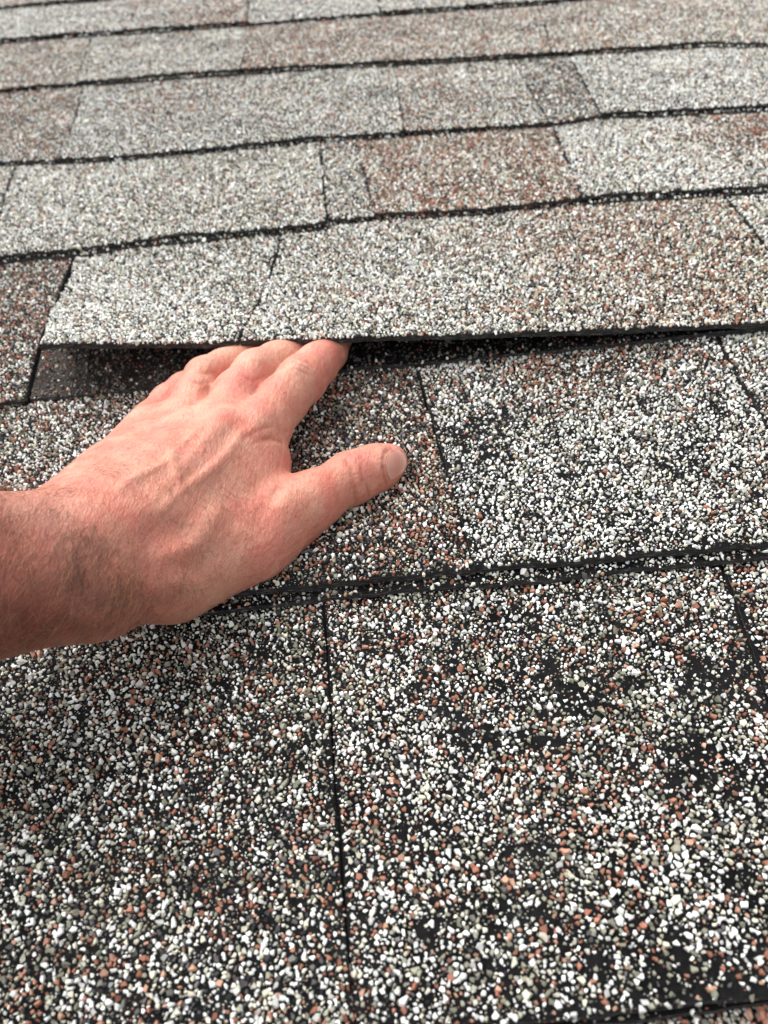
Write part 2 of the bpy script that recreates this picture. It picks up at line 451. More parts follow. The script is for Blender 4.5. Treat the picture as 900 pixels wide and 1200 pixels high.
def mixer(kind, kind2=None, patch=None, seed=0, blend=0.5, noise=0.5):
    """kind -> kind2 from left to right (x0..x1), optional patches (x, s, radius, kind)"""
    a = np.array(MIX[kind])
    def fn(x, sd):
        w_ = np.zeros(len(x))
        if kind2:
            k2, x0, x1 = kind2
            w_ = np.clip((x - x0) / (x1 - x0 + 1e-9) + noise * (fbm(x, sd, 35, seed + 5) - 0.5) * 2, 0, 1)
            m = a[None] * (1 - w_[:, None]) + np.array(MIX[k2])[None] * w_[:, None]
        else:
            m = np.repeat(a[None], len(x), 0)
        # colours lie in loose clumps
        rn = fbm(x, sd, 55, seed + 21)
        m = m * np.ones((1, 7))
        m[:, RUST] *= np.clip(0.2 + (rn - 0.3) * 4, 0.15, 3)
        on = fbm(x, sd, 48, seed + 22)
        m[:, OLIVE] *= np.clip(0.3 + (on - 0.35) * 4, 0.2, 3)
        for (px, ps, pr, pk, amt) in (patch or []):
            g = amt * np.exp(-((x - px) ** 2 + (sd - ps) ** 2) / pr ** 2)
            g = np.clip(g * (0.5 + 1.0 * fbm(x, sd, 90, seed + 41)), 0, 1)[:, None]
            m = m * (1 - g) + np.array(MIX[pk])[None] * g
        return m
    return fn

FARL, FARR = -0.62, 0.62
def vl(x): return [(x, 0.0), (x, 0.001 + 0.5)]
def shingle(course, left, right, zb, mix, cover=0.85, backer=True, bare=0.5, label=None, lifted=False, mat=None, under=None, seed=None, step=0.0015, wear=(), drop=0.0, thick=None):
    seed = seed if seed is not None else len([o for o in roof.children]) * 3 + course * 17 + 5
    zb = zb if course < 4 else zb * 0.86
    p = Piece(course, left, right, zb, drop=drop, thick=thick or (0.0034 if lifted else (0.0028 if course < 4 else 0.0022)), lifted=lifted, seed=seed)
    o = p.mesh('shingle', mat or ASPHALT)
    if label: o['label'] = label
    granules(p, o, mix, cover, seed=seed, bare=bare, wear=wear)
    if backer:
        q = Piece(course, left, right, zb - (thick or 0.0028) - 0.0002, thick=0.0022, drop=step + drop, seed=seed + 1)
        ob = q.mesh('shingle', under or ASPHALT)
        granules(q, ob, mix, 0.5 if step > 0.003 and course < 4 else 0.06, smax=0.008, seed=seed + 1, bare=0.4)
    return o

roof_x = FARL
end_l = lambda c: [(FARL, float(BUTT[c](FARL))), (FARL, float(BUTT[c](FARL)) + 0.2)]
end_r = lambda c: [(FARR, float(BUTT[c](FARR))), (FARR, float(BUTT[c](FARR)) + 0.2)]

def build_roof():
    # lowest two courses, mostly below the view
    shingle(-1, end_l(-1), end_r(-1), 0.0070, mixer('redd'), 0.8)
    shingle(0, end_l(0), end_r(0), 0.0058, mixer('redd'), 0.75)
    # front course
    a = [(-0.0282, 0.1802, 0.0050), (-0.0268, 0.1207, 0.0050), (-0.0256, 0.0886, 0.0050), (-0.0225, 0.0355, 0.0050)]
    b = [(0.1319, 0.1763, 0.0050), (0.1268, 0.1290, 0.0050), (0.1159, 0.0352, 0.0050)]
    shingle(1, end_l(1), a, 0.0052, mixer('frontl', seed=1), 1.00, bare=1.0, wear=[((-0.0510, 0.1616, 0.0050), 0.012, 0.5), ((-0.1283, 0.1387, 0.0050), 0.016, 0.4), ((-0.0655, 0.0875, 0.0050), 0.012, 0.4), ((-0.0798, 0.0690, 0.0050), 0.008, 0.5), ((-0.0381, 0.1219, 0.0050), 0.007, 0.5), ((-0.1035, 0.1023, 0.0050), 0.010, 0.4)])
    shingle(1, a, b, 0.0070, mixer('front', seed=2), 0.90, bare=1.4, wear=[
        ((0.0702, 0.1359, 0.0050), 0.017, 0.75), ((0.1118, 0.1397, 0.0050), 0.014, 0.6), ((0.0192, 0.1155, 0.0050), 0.012, 0.7), ((0.0478, 0.1185, 0.0050), 0.014, 0.6), ((0.0061, 0.1436, 0.0050), 0.012, 0.6),
        ((0.0481, 0.1647, 0.0050), 0.010, 0.5), ((0.1020, 0.0972, 0.0050), 0.013, 0.6), ((0.0031, 0.0910, 0.0050), 0.008, 0.5), ((0.0597, 0.0425, 0.0050), 0.011, 0.8), ((0.0386, 0.0768, 0.0050), 0.007, 0.4), ((0.0821, 0.0383, 0.0050), 0.010, 0.8), ((0.0190, 0.0421, 0.0050), 0.006, 0.6)])
    b = [(p[0] + 0.0012, p[1], 0) for p in b]
    shingle(1, b, end_r(1), 0.0048, mixer('front', seed=3), 0.88, bare=1.2)
    # course the hand rests on
    a = [(0.0255, 0.3206, 0.0050), (0.0300, 0.2527, 0.0050), (0.0339, 0.1878, 0.0050)]
    b = [(0.1844, 0.3245, 0.0050), (0.1817, 0.2836, 0.0050), (0.1801, 0.2466, 0.0050), (0.1766, 0.1811, 0.0050)]
    shingle(2, end_l(2), a, 0.0080, mixer('front', ('dark', -0.11, -0.05), [(0.02, 0.03, 0.035, 'redd', 1.0), (0.03, 0.05, 0.03, 'rust', 0.8)], seed=4), 0.92, bare=0.5, step=0.0050, thick=0.0038)
    shingle(2, a, b, 0.0086, mixer('white', None, [(0.09, 0.135, 0.035, 'redd', 0.9), (0.15, 0.13, 0.03, 'redd', 0.8), (0.03, 0.125, 0.02, 'redd', 0.5), (0.16, 0.02, 0.02, 'front', 0.8)], seed=5), 0.88, bare=1.2, step=0.0050, thick=0.0038, wear=[
        ((0.0461, 0.2751, 0.0050), 0.013, 0.9), ((0.0575, 0.2513, 0.0050), 0.010, 0.7), ((0.1255, 0.2353, 0.0050), 0.011, 0.7), ((0.0891, 0.2859, 0.0050), 0.010, 0.5), ((0.1073, 0.1953, 0.0050), 0.009, 0.6), ((0.0918, 0.2168, 0.0050), 0.007, 0.4), ((0.0468, 0.3134, 0.0050), 0.009, 0.5), ((0.1568, 0.2747, 0.0050), 0.008, 0.5)])
    b = [(p[0] + 0.0010, p[1], 0) for p in b]
    shingle(2, b, end_r(2), 0.0052, mixer('white', None, [(0.2, 0.1, 0.05, 'front', 0.7)], seed=6), 0.88, bare=0.6, step=0.0035)
    # course with the lifted shingle
    a0 = [(-0.1881, 0.4681, 0.0050), (-0.1880, 0.3896, 0.0050), (-0.1821, 0.3321, 0.0050)]
    b = [(0.2445, 0.4694, 0.0050), (0.2413, 0.3925, 0.0050), (0.2390, 0.3276, 0.0050)]
    m = [(-0.0528, 0.4448, 0.0050), (-0.0638, 0.3398, 0.0050)]
    shingle(3, end_l(3), a0, 0.0052, mixer('frontl', None, [(-0.2, 0.10, 0.06, 'redd', 0.9)], seed=7), 0.78, bare=0.5)
    a1 = [(-0.1866, 0.4720, 0.0050), (-0.1817, 0.4022, 0.0150), (-0.1670, 0.3425, 0)]
    lab = 'shingle lifted off the course below, a dark gap under its lower edge'
    shingle(3, a1, m, 0.0062, mixer('pale', None, [(-0.06, 0.08, 0.03, 'grey', 0.7)], seed=8), 0.97, backer=False, bare=0.55, label=lab, lifted=True)
    o = shingle(3, m, b, 0.0070, mixer('pale', ('tan', -0.05, 0.22), [(0.17, 0.10, 0.05, 'rust', 0.8)], seed=9), 0.90, backer=False, bare=0.35, label='lifted shingle propped up on the fingertips', lifted=True)
    # what the lifted shingle had been stuck to
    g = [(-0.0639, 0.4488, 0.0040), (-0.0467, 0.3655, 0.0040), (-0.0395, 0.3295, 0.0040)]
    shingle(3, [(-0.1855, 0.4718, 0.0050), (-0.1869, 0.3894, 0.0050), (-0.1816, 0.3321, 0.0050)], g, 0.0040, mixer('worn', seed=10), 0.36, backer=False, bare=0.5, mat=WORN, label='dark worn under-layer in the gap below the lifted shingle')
    shingle(3, g, b, 0.0040, mixer('worn', seed=10), 0.10, backer=False, bare=0.3)  # blacker and barer than the left half: the gap's shade put into the material
    b = [(p[0] + 0.0012, p[1], 0) for p in b]
    shingle(3, b, end_r(3), 0.0055, mixer('beige', seed=11), 0.86)
    # course 4
    s0 = [(-0.2657, 0.6381, 0.0050), (-0.2548, 0.5585, 0.0050), (-0.2460, 0.4929, 0.0050)]
    s1 = [(-0.0195, 0.6242, 0.0050), (-0.0180, 0.5537, 0.0050), (-0.0168, 0.4923, 0.0050)]
    s2 = [(0.0097, 0.6167, 0.0050), (0.0124, 0.5534, 0.0050), (0.0144, 0.4937, 0.0050)]
    s3 = [(0.1614, 0.6015, 0.0050), (0.1569, 0.5394, 0.0050), (0.1527, 0.4819, 0.0050)]
    shingle(4, end_l(4), s0, 0.0056, mixer('beige', seed=12), 0.9)
    shingle(4, s0, s1, 0.0072, mixer('pale', ('beige', -0.25, 0.0), [(-0.11, 0.10, 0.04, 'grey', 0.8)], seed=13), 0.97, bare=0.35, step=0.003, drop=0.004)
    shingle(4, s1, s2, 0.0056, mixer('grey', seed=14), 0.9)
    shingle(4, s2, s3, 0.0064, mixer('rust', seed=15), 1.0, bare=0.3)
    shingle(4, s3, end_r(4), 0.0072, mixer('pale', None, [(0.30, 0.10, 0.05, 'redd', 1.0), (0.36, 0.06, 0.06, 'redd', 0.8)], seed=16), 0.97, bare=0.3, step=0.004)
    # course 5
    s0 = [(-0.2409, 0.8032, 0.0050), (-0.2325, 0.7295, 0.0050), (-0.2273, 0.6444, 0.0050)]
    s1 = [(0.0528, 0.7713, 0.0050), (0.0475, 0.6199, 0.0050)]
    s2 = [(0.1609, 0.7583, 0.0050), (0.1589, 0.6779, 0.0050), (0.1584, 0.6088, 0.0050)]
    s3 = [(0.2106, 0.7495, 0.0050), (0.2044, 0.6744, 0.0050), (0.2007, 0.6108, 0.0050)]
    shingle(5, end_l(5), s0, 0.0060, mixer('tan', seed=17), 0.92, bare=0.3)
    shingle(5, s0, s1, 0.0072, mixer('pale', ('beige', -0.2, 0.05), [(-0.15, 0.12, 0.06, 'rust', 0.6)], seed=18), 0.99, bare=0.3)
    shingle(5, s1, s2, 0.0066, mixer('tan', ('beige', 0.05, 0.16), seed=19), 0.99, bare=0.3)
    shingle(5, s2, s3, 0.0058, mixer('grey', None, [(0.2, 0.1, 0.1, 'dark', 0.5)], seed=20), 0.86, bare=0.6)
    shingle(5, s3, end_r(5), 0.0074, mixer('pale', None, [(0.42, 0.10, 0.06, 'rust', 0.9)], seed=21), 1.0, bare=0.25)
    # course 6
    s0 = [(-0.2601, 0.9560, 0.0050), (-0.2529, 0.8767, 0.0050), (-0.2474, 0.8117, 0.0050)]
    s1 = [(-0.0869, 0.9353, 0.0050), (-0.0894, 0.7941, 0.0050)]
    s2 = [(0.2146, 0.9032, 0.0050), (0.1951, 0.7589, 0.0050)]
    shingle(6, end_l(6), s0, 0.0060, mixer('tan', seed=22), 1.0, bare=0.25)
    shingle(6, s0, s1, 0.0072, mixer('beige', seed=23), 1.0, bare=0.25)
    shingle(6, s1, s2, 0.0072, mixer('rust', ('tan', -0.05, 0.2), seed=24), 1.0, bare=0.25)
    shingle(6, s2, end_r(6), 0.0064, mixer('tan', ('beige', 0.3, 0.45), seed=25), 1.0, bare=0.25)
    # course 7 and the ones running out of the picture
    s0 = [(-0.0918, 1.0366, 0.0050), (-0.0888, 0.9389, 0.0050)]
    s1 = [(0.0534, 1.0200, 0.0050), (0.0520, 0.9254, 0.0050)]
    shingle(7, end_l(7), s0, 0.0074, mixer('pale', ('rust', -0.3, -0.1), seed=26), 1.0, bare=0.25)
    shingle(7, s0, s1, 0.0060, mixer('pale', seed=27), 1.0, bare=0.25)
    shingle(7, s1, end_r(7), 0.0074, mixer('beige', seed=28), 1.0, bare=0.25)
    s0 = [(-0.36, 1.12), (-0.36, 1.28)]
    shingle(8, end_l(8), s0, 0.0060, mixer('tan', seed=29), 0.95)
    shingle(8, s0, end_r(8), 0.0074, mixer('tan', ('pale', -0.3, 0.3), seed=30), 0.95)
    s0 = [(0.1, 1.3), (0.1, 1.4)]
    shingle(9, end_l(9), s0, 0.0074, mixer('beige', seed=31), 0.95)
    shingle(9, s0, end_r(9), 0.0060, mixer('tan', seed=32), 0.95)
build_roof()
print('granules', COUNT)


# ---------------------------------------------------------------- hand
#SDF-BEGIN
VOX = 0.00078
def P3(*a): return np.array(a, dtype=np.float64)
# skeleton in the roof's axes, metres: (point, radius)
WU, WR = (-0.1170, 0.1864, 0.0480), (-0.1049, 0.1707, 0.0410)            # ulna and radius ends at the wrist
EU, ER = (-0.1761, 0.1678, 0.0740), (-0.1706, 0.1449, 0.0680)         # the same two bones towards the elbow
MC = {'index': (-0.0515, 0.2680, 0.0230), 'middle': (-0.0685, 0.2686, 0.0260), 'ring': (-0.0877, 0.2785, 0.0220), 'little': (-0.1055, 0.2887, 0.0150)}
PALM = [  # a, b, ra, rb
    (EU, WU, 0.027, 0.0180), (ER, WR, 0.0225, 0.0160),
    (WU, (-0.1087, 0.2298, 0.0330), 0.0180, 0.0160), (WR, (-0.0863, 0.1932, 0.0320), 0.0165, 0.0180),
    ((-0.1027, 0.1877, 0.0440), MC['index'], 0.0170, 0.0128), ((-0.1057, 0.1922, 0.0440), MC['middle'], 0.0170, 0.0125),
    ((-0.1103, 0.1997, 0.0420), MC['ring'], 0.0170, 0.0120), ((-0.1138, 0.2063, 0.0400), MC['little'], 0.0165, 0.0108),
    ((-0.0864, 0.1849, 0.0260), (-0.0421, 0.2202, 0.0160), 0.0165, 0.0112),      # thumb metacarpal
    ((-0.0751, 0.2130, 0.0240), (-0.0542, 0.2474, 0.0200), 0.0170, 0.0125),      # first web
    ((-0.0833, 0.1888, 0.0170), (-0.0544, 0.2059, 0.0120), 0.0140, 0.0118), ((-0.0544, 0.2059, 0.0120), (-0.0298, 0.2270, 0.0120), 0.0118, 0.0108),   # ball of the thumb
    ((-0.0555, 0.2347, 0.0170), (-0.0489, 0.2501, 0.0160), 0.0110, 0.0072),
    ((-0.1111, 0.2430, 0.0240), (-0.1050, 0.2807, 0.0160), 0.0120, 0.0095),      # outer edge of the palm
]
FINGERS = {
    'index':  [(MC['index'], 0.0124), ((-0.0425, 0.2878, 0.0215), 0.0118), ((-0.0333, 0.3051, 0.0195), 0.0118), ((-0.0263, 0.3209, 0.0155), 0.0106), ((-0.0206, 0.3355, 0.0120), 0.0098), ((-0.0129, 0.3554, 0.0090), 0.0074)],
    'middle': [(MC['middle'], 0.0122), ((-0.0636, 0.2927, 0.0235), 0.0120), ((-0.0556, 0.3118, 0.0210), 0.0118), ((-0.0464, 0.3245, 0.0165), 0.0108), ((-0.0392, 0.3366, 0.0120), 0.0102), ((-0.0307, 0.3586, 0.0090), 0.0074)],
    'ring':   [(MC['ring'], 0.0116), ((-0.0843, 0.2954, 0.0220), 0.0108), ((-0.0811, 0.3126, 0.0205), 0.0108), ((-0.0732, 0.3241, 0.0165), 0.0102), ((-0.0644, 0.3351, 0.0125), 0.0098), ((-0.0566, 0.3577, 0.0090), 0.0070)],
    'little': [(MC['little'], 0.0104), ((-0.1000, 0.3032, 0.0150), 0.0094), ((-0.0935, 0.3146, 0.0130), 0.0092), ((-0.0856, 0.3268, 0.0100), 0.0074), ((-0.0787, 0.3392, 0.0085), 0.0062)],
}
THUMB = [((-0.0421, 0.2202, 0.0160), 0.0108), ((-0.0280, 0.2310, 0.0140), 0.0096), ((-0.0131, 0.2401, 0.0125), 0.0112), ((-0.0017, 0.2464, 0.0110), 0.0100), ((0.0052, 0.2513, 0.0095), 0.0080)]
# carve (+) or raise (-) soft lines: a, b, radius, depth
SHAPE = [
    ((-0.0331, 0.2987, 0.0331), (-0.0356, 0.2962, 0.0334), 0.0046, -0.0014), ((-0.0535, 0.3068, 0.0348), (-0.0516, 0.3061, 0.0340), 0.0052, -0.0016), ((-0.0816, 0.3070, 0.0338), (-0.0782, 0.3072, 0.0332), 0.0052, -0.0018),
    ((-0.0481, 0.2607, 0.0382), (-0.0501, 0.2570, 0.0390), 0.0075, -0.0020), ((-0.0623, 0.2568, 0.0438), (-0.0640, 0.2533, 0.0448), 0.0080, -0.0022), ((-0.0832, 0.2657, 0.0402), (-0.0840, 0.2622, 0.0415), 0.0070, -0.0012), ((-0.1068, 0.2808, 0.0327), (-0.1063, 0.2745, 0.0352), 0.0055, -0.0014),
    # extensor tendons
    ((-0.0513, 0.2510, 0.0391), (-0.0768, 0.1960, 0.0495), 0.0036, -0.0007), ((-0.0661, 0.2459, 0.0458), (-0.0841, 0.1934, 0.0558), 0.0036, -0.0007), ((-0.0833, 0.2502, 0.0453), (-0.0917, 0.1985, 0.0606), 0.0036, -0.0003),
    # hollows between the knuckles
    ((-0.0561, 0.2541, 0.0409), (-0.0628, 0.2360, 0.0424), 0.0065, 0.0010), ((-0.0736, 0.2572, 0.0426), (-0.0779, 0.2307, 0.0496), 0.0060, 0.0009), ((-0.0939, 0.2710, 0.0363), (-0.0935, 0.2409, 0.0483), 0.0050, 0.0005),
    # snuffbox and thumb tendons
    ((-0.0834, 0.1834, 0.0490), (-0.0764, 0.1890, 0.0448), 0.0075, 0.0022), ((-0.0865, 0.1701, 0.0480), (-0.0727, 0.1799, 0.0355), 0.0055, 0.0014), ((-0.0688, 0.1857, 0.0368), (-0.0510, 0.2035, 0.0290), 0.0075, 0.0016),
    ((-0.0806, 0.1779, 0.0459), (-0.0569, 0.1982, 0.0315), 0.0045, -0.0008), ((-0.0637, 0.2013, 0.0394), (-0.0714, 0.1854, 0.0415), 0.0045, -0.0010), ((-0.0962, 0.1612, 0.0548), (-0.0763, 0.1731, 0.0368), 0.0055, -0.0008),
    ((-0.1109, 0.1557, 0.0569), (-0.1003, 0.1587, 0.0540), 0.0070, 0.0016), ((-0.0914, 0.1588, 0.0419), (-0.0811, 0.1688, 0.0298), 0.0040, 0.0010), ((-0.1025, 0.1798, 0.0665), (-0.0988, 0.1823, 0.0657), 0.0100, -0.0014),
    # folds of the web and the thumb
    ((-0.0408, 0.2262, 0.0285), (-0.0435, 0.2182, 0.0300), 0.0022, 0.0016), ((-0.0435, 0.2182, 0.0300), (-0.0482, 0.2103, 0.0300), 0.0026, 0.0008),
    # veins
    ((-0.0940, 0.1993, 0.0615), (-0.0927, 0.2018, 0.0605), 0.0017, -0.0006), ((-0.0927, 0.2018, 0.0605), (-0.0914, 0.2043, 0.0596), 0.0017, -0.0006), ((-0.0914, 0.2043, 0.0596), (-0.0901, 0.2068, 0.0587), 0.0017, -0.0006), ((-0.0901, 0.2068, 0.0587), (-0.0888, 0.2092, 0.0578), 0.0017, -0.0006), ((-0.0888, 0.2092, 0.0578), (-0.0873, 0.2111, 0.0568), 0.0017, -0.0006), ((-0.0873, 0.2111, 0.0568), (-0.0857, 0.2133, 0.0558), 0.0017, -0.0006), ((-0.0857, 0.2133, 0.0558), (-0.0841, 0.2151, 0.0549), 0.0017, -0.0006), ((-0.0841, 0.2151, 0.0549), (-0.0826, 0.2171, 0.0541), 0.0017, -0.0006), ((-0.0826, 0.2171, 0.0541), (-0.0815, 0.2198, 0.0533), 0.0017, -0.0006), ((-0.0815, 0.2198, 0.0533), (-0.0806, 0.2228, 0.0525), 0.0017, -0.0006), ((-0.0806, 0.2228, 0.0525), (-0.0797, 0.2258, 0.0515), 0.0017, -0.0006), ((-0.0797, 0.2258, 0.0515), (-0.0787, 0.2295, 0.0501), 0.0017, -0.0006), ((-0.0787, 0.2295, 0.0501), (-0.0776, 0.2324, 0.0492), 0.0017, -0.0006), ((-0.0776, 0.2324, 0.0492), (-0.0767, 0.2355, 0.0484), 0.0017, -0.0006), ((-0.0767, 0.2355, 0.0484), (-0.0755, 0.2383, 0.0475), 0.0017, -0.0006), ((-0.0755, 0.2383, 0.0475), (-0.0745, 0.2413, 0.0468), 0.0017, -0.0006), ((-0.0745, 0.2413, 0.0468), (-0.0733, 0.2444, 0.0460), 0.0017, -0.0006), ((-0.0733, 0.2444, 0.0460), (-0.0722, 0.2473, 0.0455), 0.0017, -0.0006),
    ((-0.0819, 0.1926, 0.0527), (-0.0808, 0.1946, 0.0524), 0.0017, -0.0006), ((-0.0808, 0.1946, 0.0524), (-0.0796, 0.1967, 0.0522), 0.0017, -0.0006), ((-0.0796, 0.1967, 0.0522), (-0.0786, 0.1991, 0.0517), 0.0017, -0.0006), ((-0.0786, 0.1991, 0.0517), (-0.0776, 0.2015, 0.0510), 0.0017, -0.0006), ((-0.0776, 0.2015, 0.0510), (-0.0767, 0.2040, 0.0503), 0.0017, -0.0006), ((-0.0767, 0.2040, 0.0503), (-0.0756, 0.2068, 0.0496), 0.0017, -0.0006), ((-0.0756, 0.2068, 0.0496), (-0.0743, 0.2091, 0.0487), 0.0017, -0.0006), ((-0.0743, 0.2091, 0.0487), (-0.0728, 0.2114, 0.0479), 0.0017, -0.0006), ((-0.0728, 0.2114, 0.0479), (-0.0715, 0.2135, 0.0473), 0.0017, -0.0006), ((-0.0715, 0.2135, 0.0473), (-0.0701, 0.2157, 0.0466), 0.0017, -0.0006), ((-0.0701, 0.2157, 0.0466), (-0.0686, 0.2182, 0.0459), 0.0017, -0.0006), ((-0.0686, 0.2182, 0.0459), (-0.0671, 0.2204, 0.0452), 0.0017, -0.0006), ((-0.0671, 0.2204, 0.0452), (-0.0659, 0.2230, 0.0446), 0.0017, -0.0006), ((-0.0659, 0.2230, 0.0446), (-0.0644, 0.2258, 0.0439), 0.0017, -0.0006), ((-0.0644, 0.2258, 0.0439), (-0.0633, 0.2289, 0.0432), 0.0017, -0.0006), ((-0.0633, 0.2289, 0.0432), (-0.0621, 0.2320, 0.0423), 0.0017, -0.0006), ((-0.0621, 0.2320, 0.0423), (-0.0608, 0.2352, 0.0415), 0.0017, -0.0006), ((-0.0608, 0.2352, 0.0415), (-0.0597, 0.2383, 0.0411), 0.0017, -0.0006), ((-0.0597, 0.2383, 0.0411), (-0.0585, 0.2415, 0.0407), 0.0017, -0.0006), ((-0.0585, 0.2415, 0.0407), (-0.0573, 0.2446, 0.0404), 0.0017, -0.0006), ((-0.0573, 0.2446, 0.0404), (-0.0560, 0.2478, 0.0401), 0.0017, -0.0006),
    ((-0.0756, 0.2068, 0.0496), (-0.0762, 0.2089, 0.0504), 0.0016, -0.0005), ((-0.0762, 0.2089, 0.0504), (-0.0768, 0.2112, 0.0514), 0.0016, -0.0005), ((-0.0768, 0.2112, 0.0514), (-0.0773, 0.2137, 0.0521), 0.0016, -0.0005), ((-0.0773, 0.2137, 0.0521), (-0.0782, 0.2165, 0.0525), 0.0016, -0.0005), ((-0.0782, 0.2165, 0.0525), (-0.0790, 0.2202, 0.0524), 0.0016, -0.0005), ((-0.0790, 0.2202, 0.0524), (-0.0799, 0.2241, 0.0520), 0.0016, -0.0005), ((-0.0799, 0.2241, 0.0520), (-0.0810, 0.2287, 0.0511), 0.0016, -0.0005), ((-0.0810, 0.2287, 0.0511), (-0.0821, 0.2333, 0.0503), 0.0016, -0.0005),
    # fine creases
    ((-0.0411, 0.2528, 0.0265), (-0.0440, 0.2508, 0.0310), 0.0011, 0.0007), ((-0.0440, 0.2508, 0.0310), (-0.0470, 0.2475, 0.0337), 0.0011, 0.0007),
    ((-0.0553, 0.2438, 0.0395), (-0.0530, 0.2466, 0.0387), 0.001, 0.0003), ((-0.0530, 0.2466, 0.0387), (-0.0507, 0.2493, 0.0381), 0.001, 0.0003), ((-0.0507, 0.2493, 0.0381), (-0.0480, 0.2522, 0.0368), 0.001, 0.0003), ((-0.0480, 0.2522, 0.0368), (-0.0456, 0.2557, 0.0347), 0.001, 0.0003),
    ((-0.0521, 0.2430, 0.0369), (-0.0503, 0.2453, 0.0359), 0.001, 0.0002), ((-0.0503, 0.2453, 0.0359), (-0.0483, 0.2475, 0.0350), 0.001, 0.0002), ((-0.0483, 0.2475, 0.0350), (-0.0451, 0.2512, 0.0326), 0.001, 0.0002),
    ((-0.0143, 0.2399, 0.0251), (-0.0133, 0.2371, 0.0248), 0.0009, 0.0008), ((-0.0133, 0.2371, 0.0248), (-0.0121, 0.2349, 0.0241), 0.0009, 0.0008), ((-0.0121, 0.2349, 0.0241), (-0.0117, 0.2323, 0.0225), 0.0009, 0.0008), ((-0.0117, 0.2323, 0.0225), (-0.0113, 0.2303, 0.0206), 0.0009, 0.0008), ((-0.0113, 0.2303, 0.0206), (-0.0115, 0.2288, 0.0187), 0.0009, 0.0008), ((-0.0115, 0.2288, 0.0187), (-0.0114, 0.2278, 0.0165), 0.0009, 0.0008), ((-0.0114, 0.2278, 0.0165), (-0.0117, 0.2271, 0.0137), 0.0009, 0.0008), ((-0.0117, 0.2271, 0.0137), (-0.0118, 0.2275, 0.0096), 0.0009, 0.0008),
    ((-0.0071, 0.2321, 0.0202), (-0.0062, 0.2302, 0.0162), 0.0008, 0.0005), ((-0.0062, 0.2302, 0.0162), (-0.0055, 0.2301, 0.0108), 0.0008, 0.0005),
    ((-0.0083, 0.2367, 0.0237), (-0.0078, 0.2330, 0.0215), 0.0008, 0.0004), ((-0.0078, 0.2330, 0.0215), (-0.0080, 0.2314, 0.0201), 0.0008, 0.0004), ((-0.0080, 0.2314, 0.0201), (-0.0082, 0.2300, 0.0183), 0.0008, 0.0004),
    ((-0.0364, 0.3036, 0.0323), (-0.0322, 0.2995, 0.0329), 0.0009, 0.0005), ((-0.0322, 0.2995, 0.0329), (-0.0301, 0.2989, 0.0317), 0.0009, 0.0005), ((-0.0301, 0.2989, 0.0317), (-0.0280, 0.2988, 0.0299), 0.0009, 0.0005),
    ((-0.0348, 0.2970, 0.0333), (-0.0319, 0.2962, 0.0319), 0.0009, 0.0004), ((-0.0319, 0.2962, 0.0319), (-0.0293, 0.2960, 0.0296), 0.0009, 0.0004),
    ((-0.0329, 0.3041, 0.0325), (-0.0290, 0.3028, 0.0315), 0.0009, 0.0004), ((-0.0290, 0.3028, 0.0315), (-0.0265, 0.3010, 0.0295), 0.0009, 0.0004),
    ((-0.0808, 0.3018, 0.0330), (-0.0771, 0.3021, 0.0313), 0.0009, 0.0004), ((-0.0771, 0.3021, 0.0313), (-0.0742, 0.3056, 0.0293), 0.0009, 0.0004),
    ((-0.1064, 0.2866, 0.0293), (-0.1034, 0.2894, 0.0280), 0.0009, 0.0004), ((-0.1034, 0.2894, 0.0280), (-0.1001, 0.2925, 0.0262), 0.0009, 0.0004),
    # where the fingers lie against each other
    ((-0.0519, 0.2845, 0.0317), (-0.0499, 0.2869, 0.0324), 0.0016, 0.0007), ((-0.0499, 0.2869, 0.0324), (-0.0478, 0.2892, 0.0330), 0.0016, 0.0007), ((-0.0478, 0.2892, 0.0330), (-0.0458, 0.2924, 0.0328), 0.0016, 0.0007), ((-0.0458, 0.2924, 0.0328), (-0.0439, 0.2963, 0.0318), 0.0016, 0.0007), ((-0.0439, 0.2963, 0.0318), (-0.0424, 0.3006, 0.0307), 0.0016, 0.0007), ((-0.0424, 0.3006, 0.0307), (-0.0410, 0.3041, 0.0304), 0.0016, 0.0007),
    ((-0.0783, 0.2887, 0.0308), (-0.0763, 0.2922, 0.0301), 0.0016, 0.0004), ((-0.0763, 0.2922, 0.0301), (-0.0728, 0.2905, 0.0330), 0.0016, 0.0004), ((-0.0728, 0.2905, 0.0330), (-0.0703, 0.2909, 0.0348), 0.0016, 0.0004), ((-0.0703, 0.2909, 0.0348), (-0.0677, 0.2921, 0.0358), 0.0016, 0.0004),
    ((-0.0972, 0.2788, 0.0330), (-0.0956, 0.2819, 0.0325), 0.0015, 0.0004), ((-0.0956, 0.2819, 0.0325), (-0.0936, 0.2843, 0.0325), 0.0015, 0.0004), ((-0.0936, 0.2843, 0.0325), (-0.0926, 0.2894, 0.0312), 0.0015, 0.0004), ((-0.0926, 0.2894, 0.0312), (-0.0915, 0.2933, 0.0314), 0.0015, 0.0004),
    ((-0.0846, 0.2952, 0.0336), (-0.0817, 0.2939, 0.0333), 0.0009, 0.0004), ((-0.0817, 0.2939, 0.0333), (-0.0791, 0.2934, 0.0323), 0.0009, 0.0004), ((-0.0791, 0.2934, 0.0323), (-0.0769, 0.2964, 0.0310), 0.0009, 0.0004), ((-0.0769, 0.2964, 0.0310), (-0.0731, 0.2957, 0.0316), 0.0009, 0.0004),
    ((-0.0594, 0.2923, 0.0356), (-0.0570, 0.2914, 0.0345), 0.0009, 0.0004), ((-0.0570, 0.2914, 0.0345), (-0.0547, 0.2913, 0.0327), 0.0009, 0.0004), ((-0.0547, 0.2913, 0.0327), (-0.0524, 0.2953, 0.0308), 0.0009, 0.0004), ((-0.0524, 0.2953, 0.0308), (-0.0500, 0.2993, 0.0288), 0.0009, 0.0004),
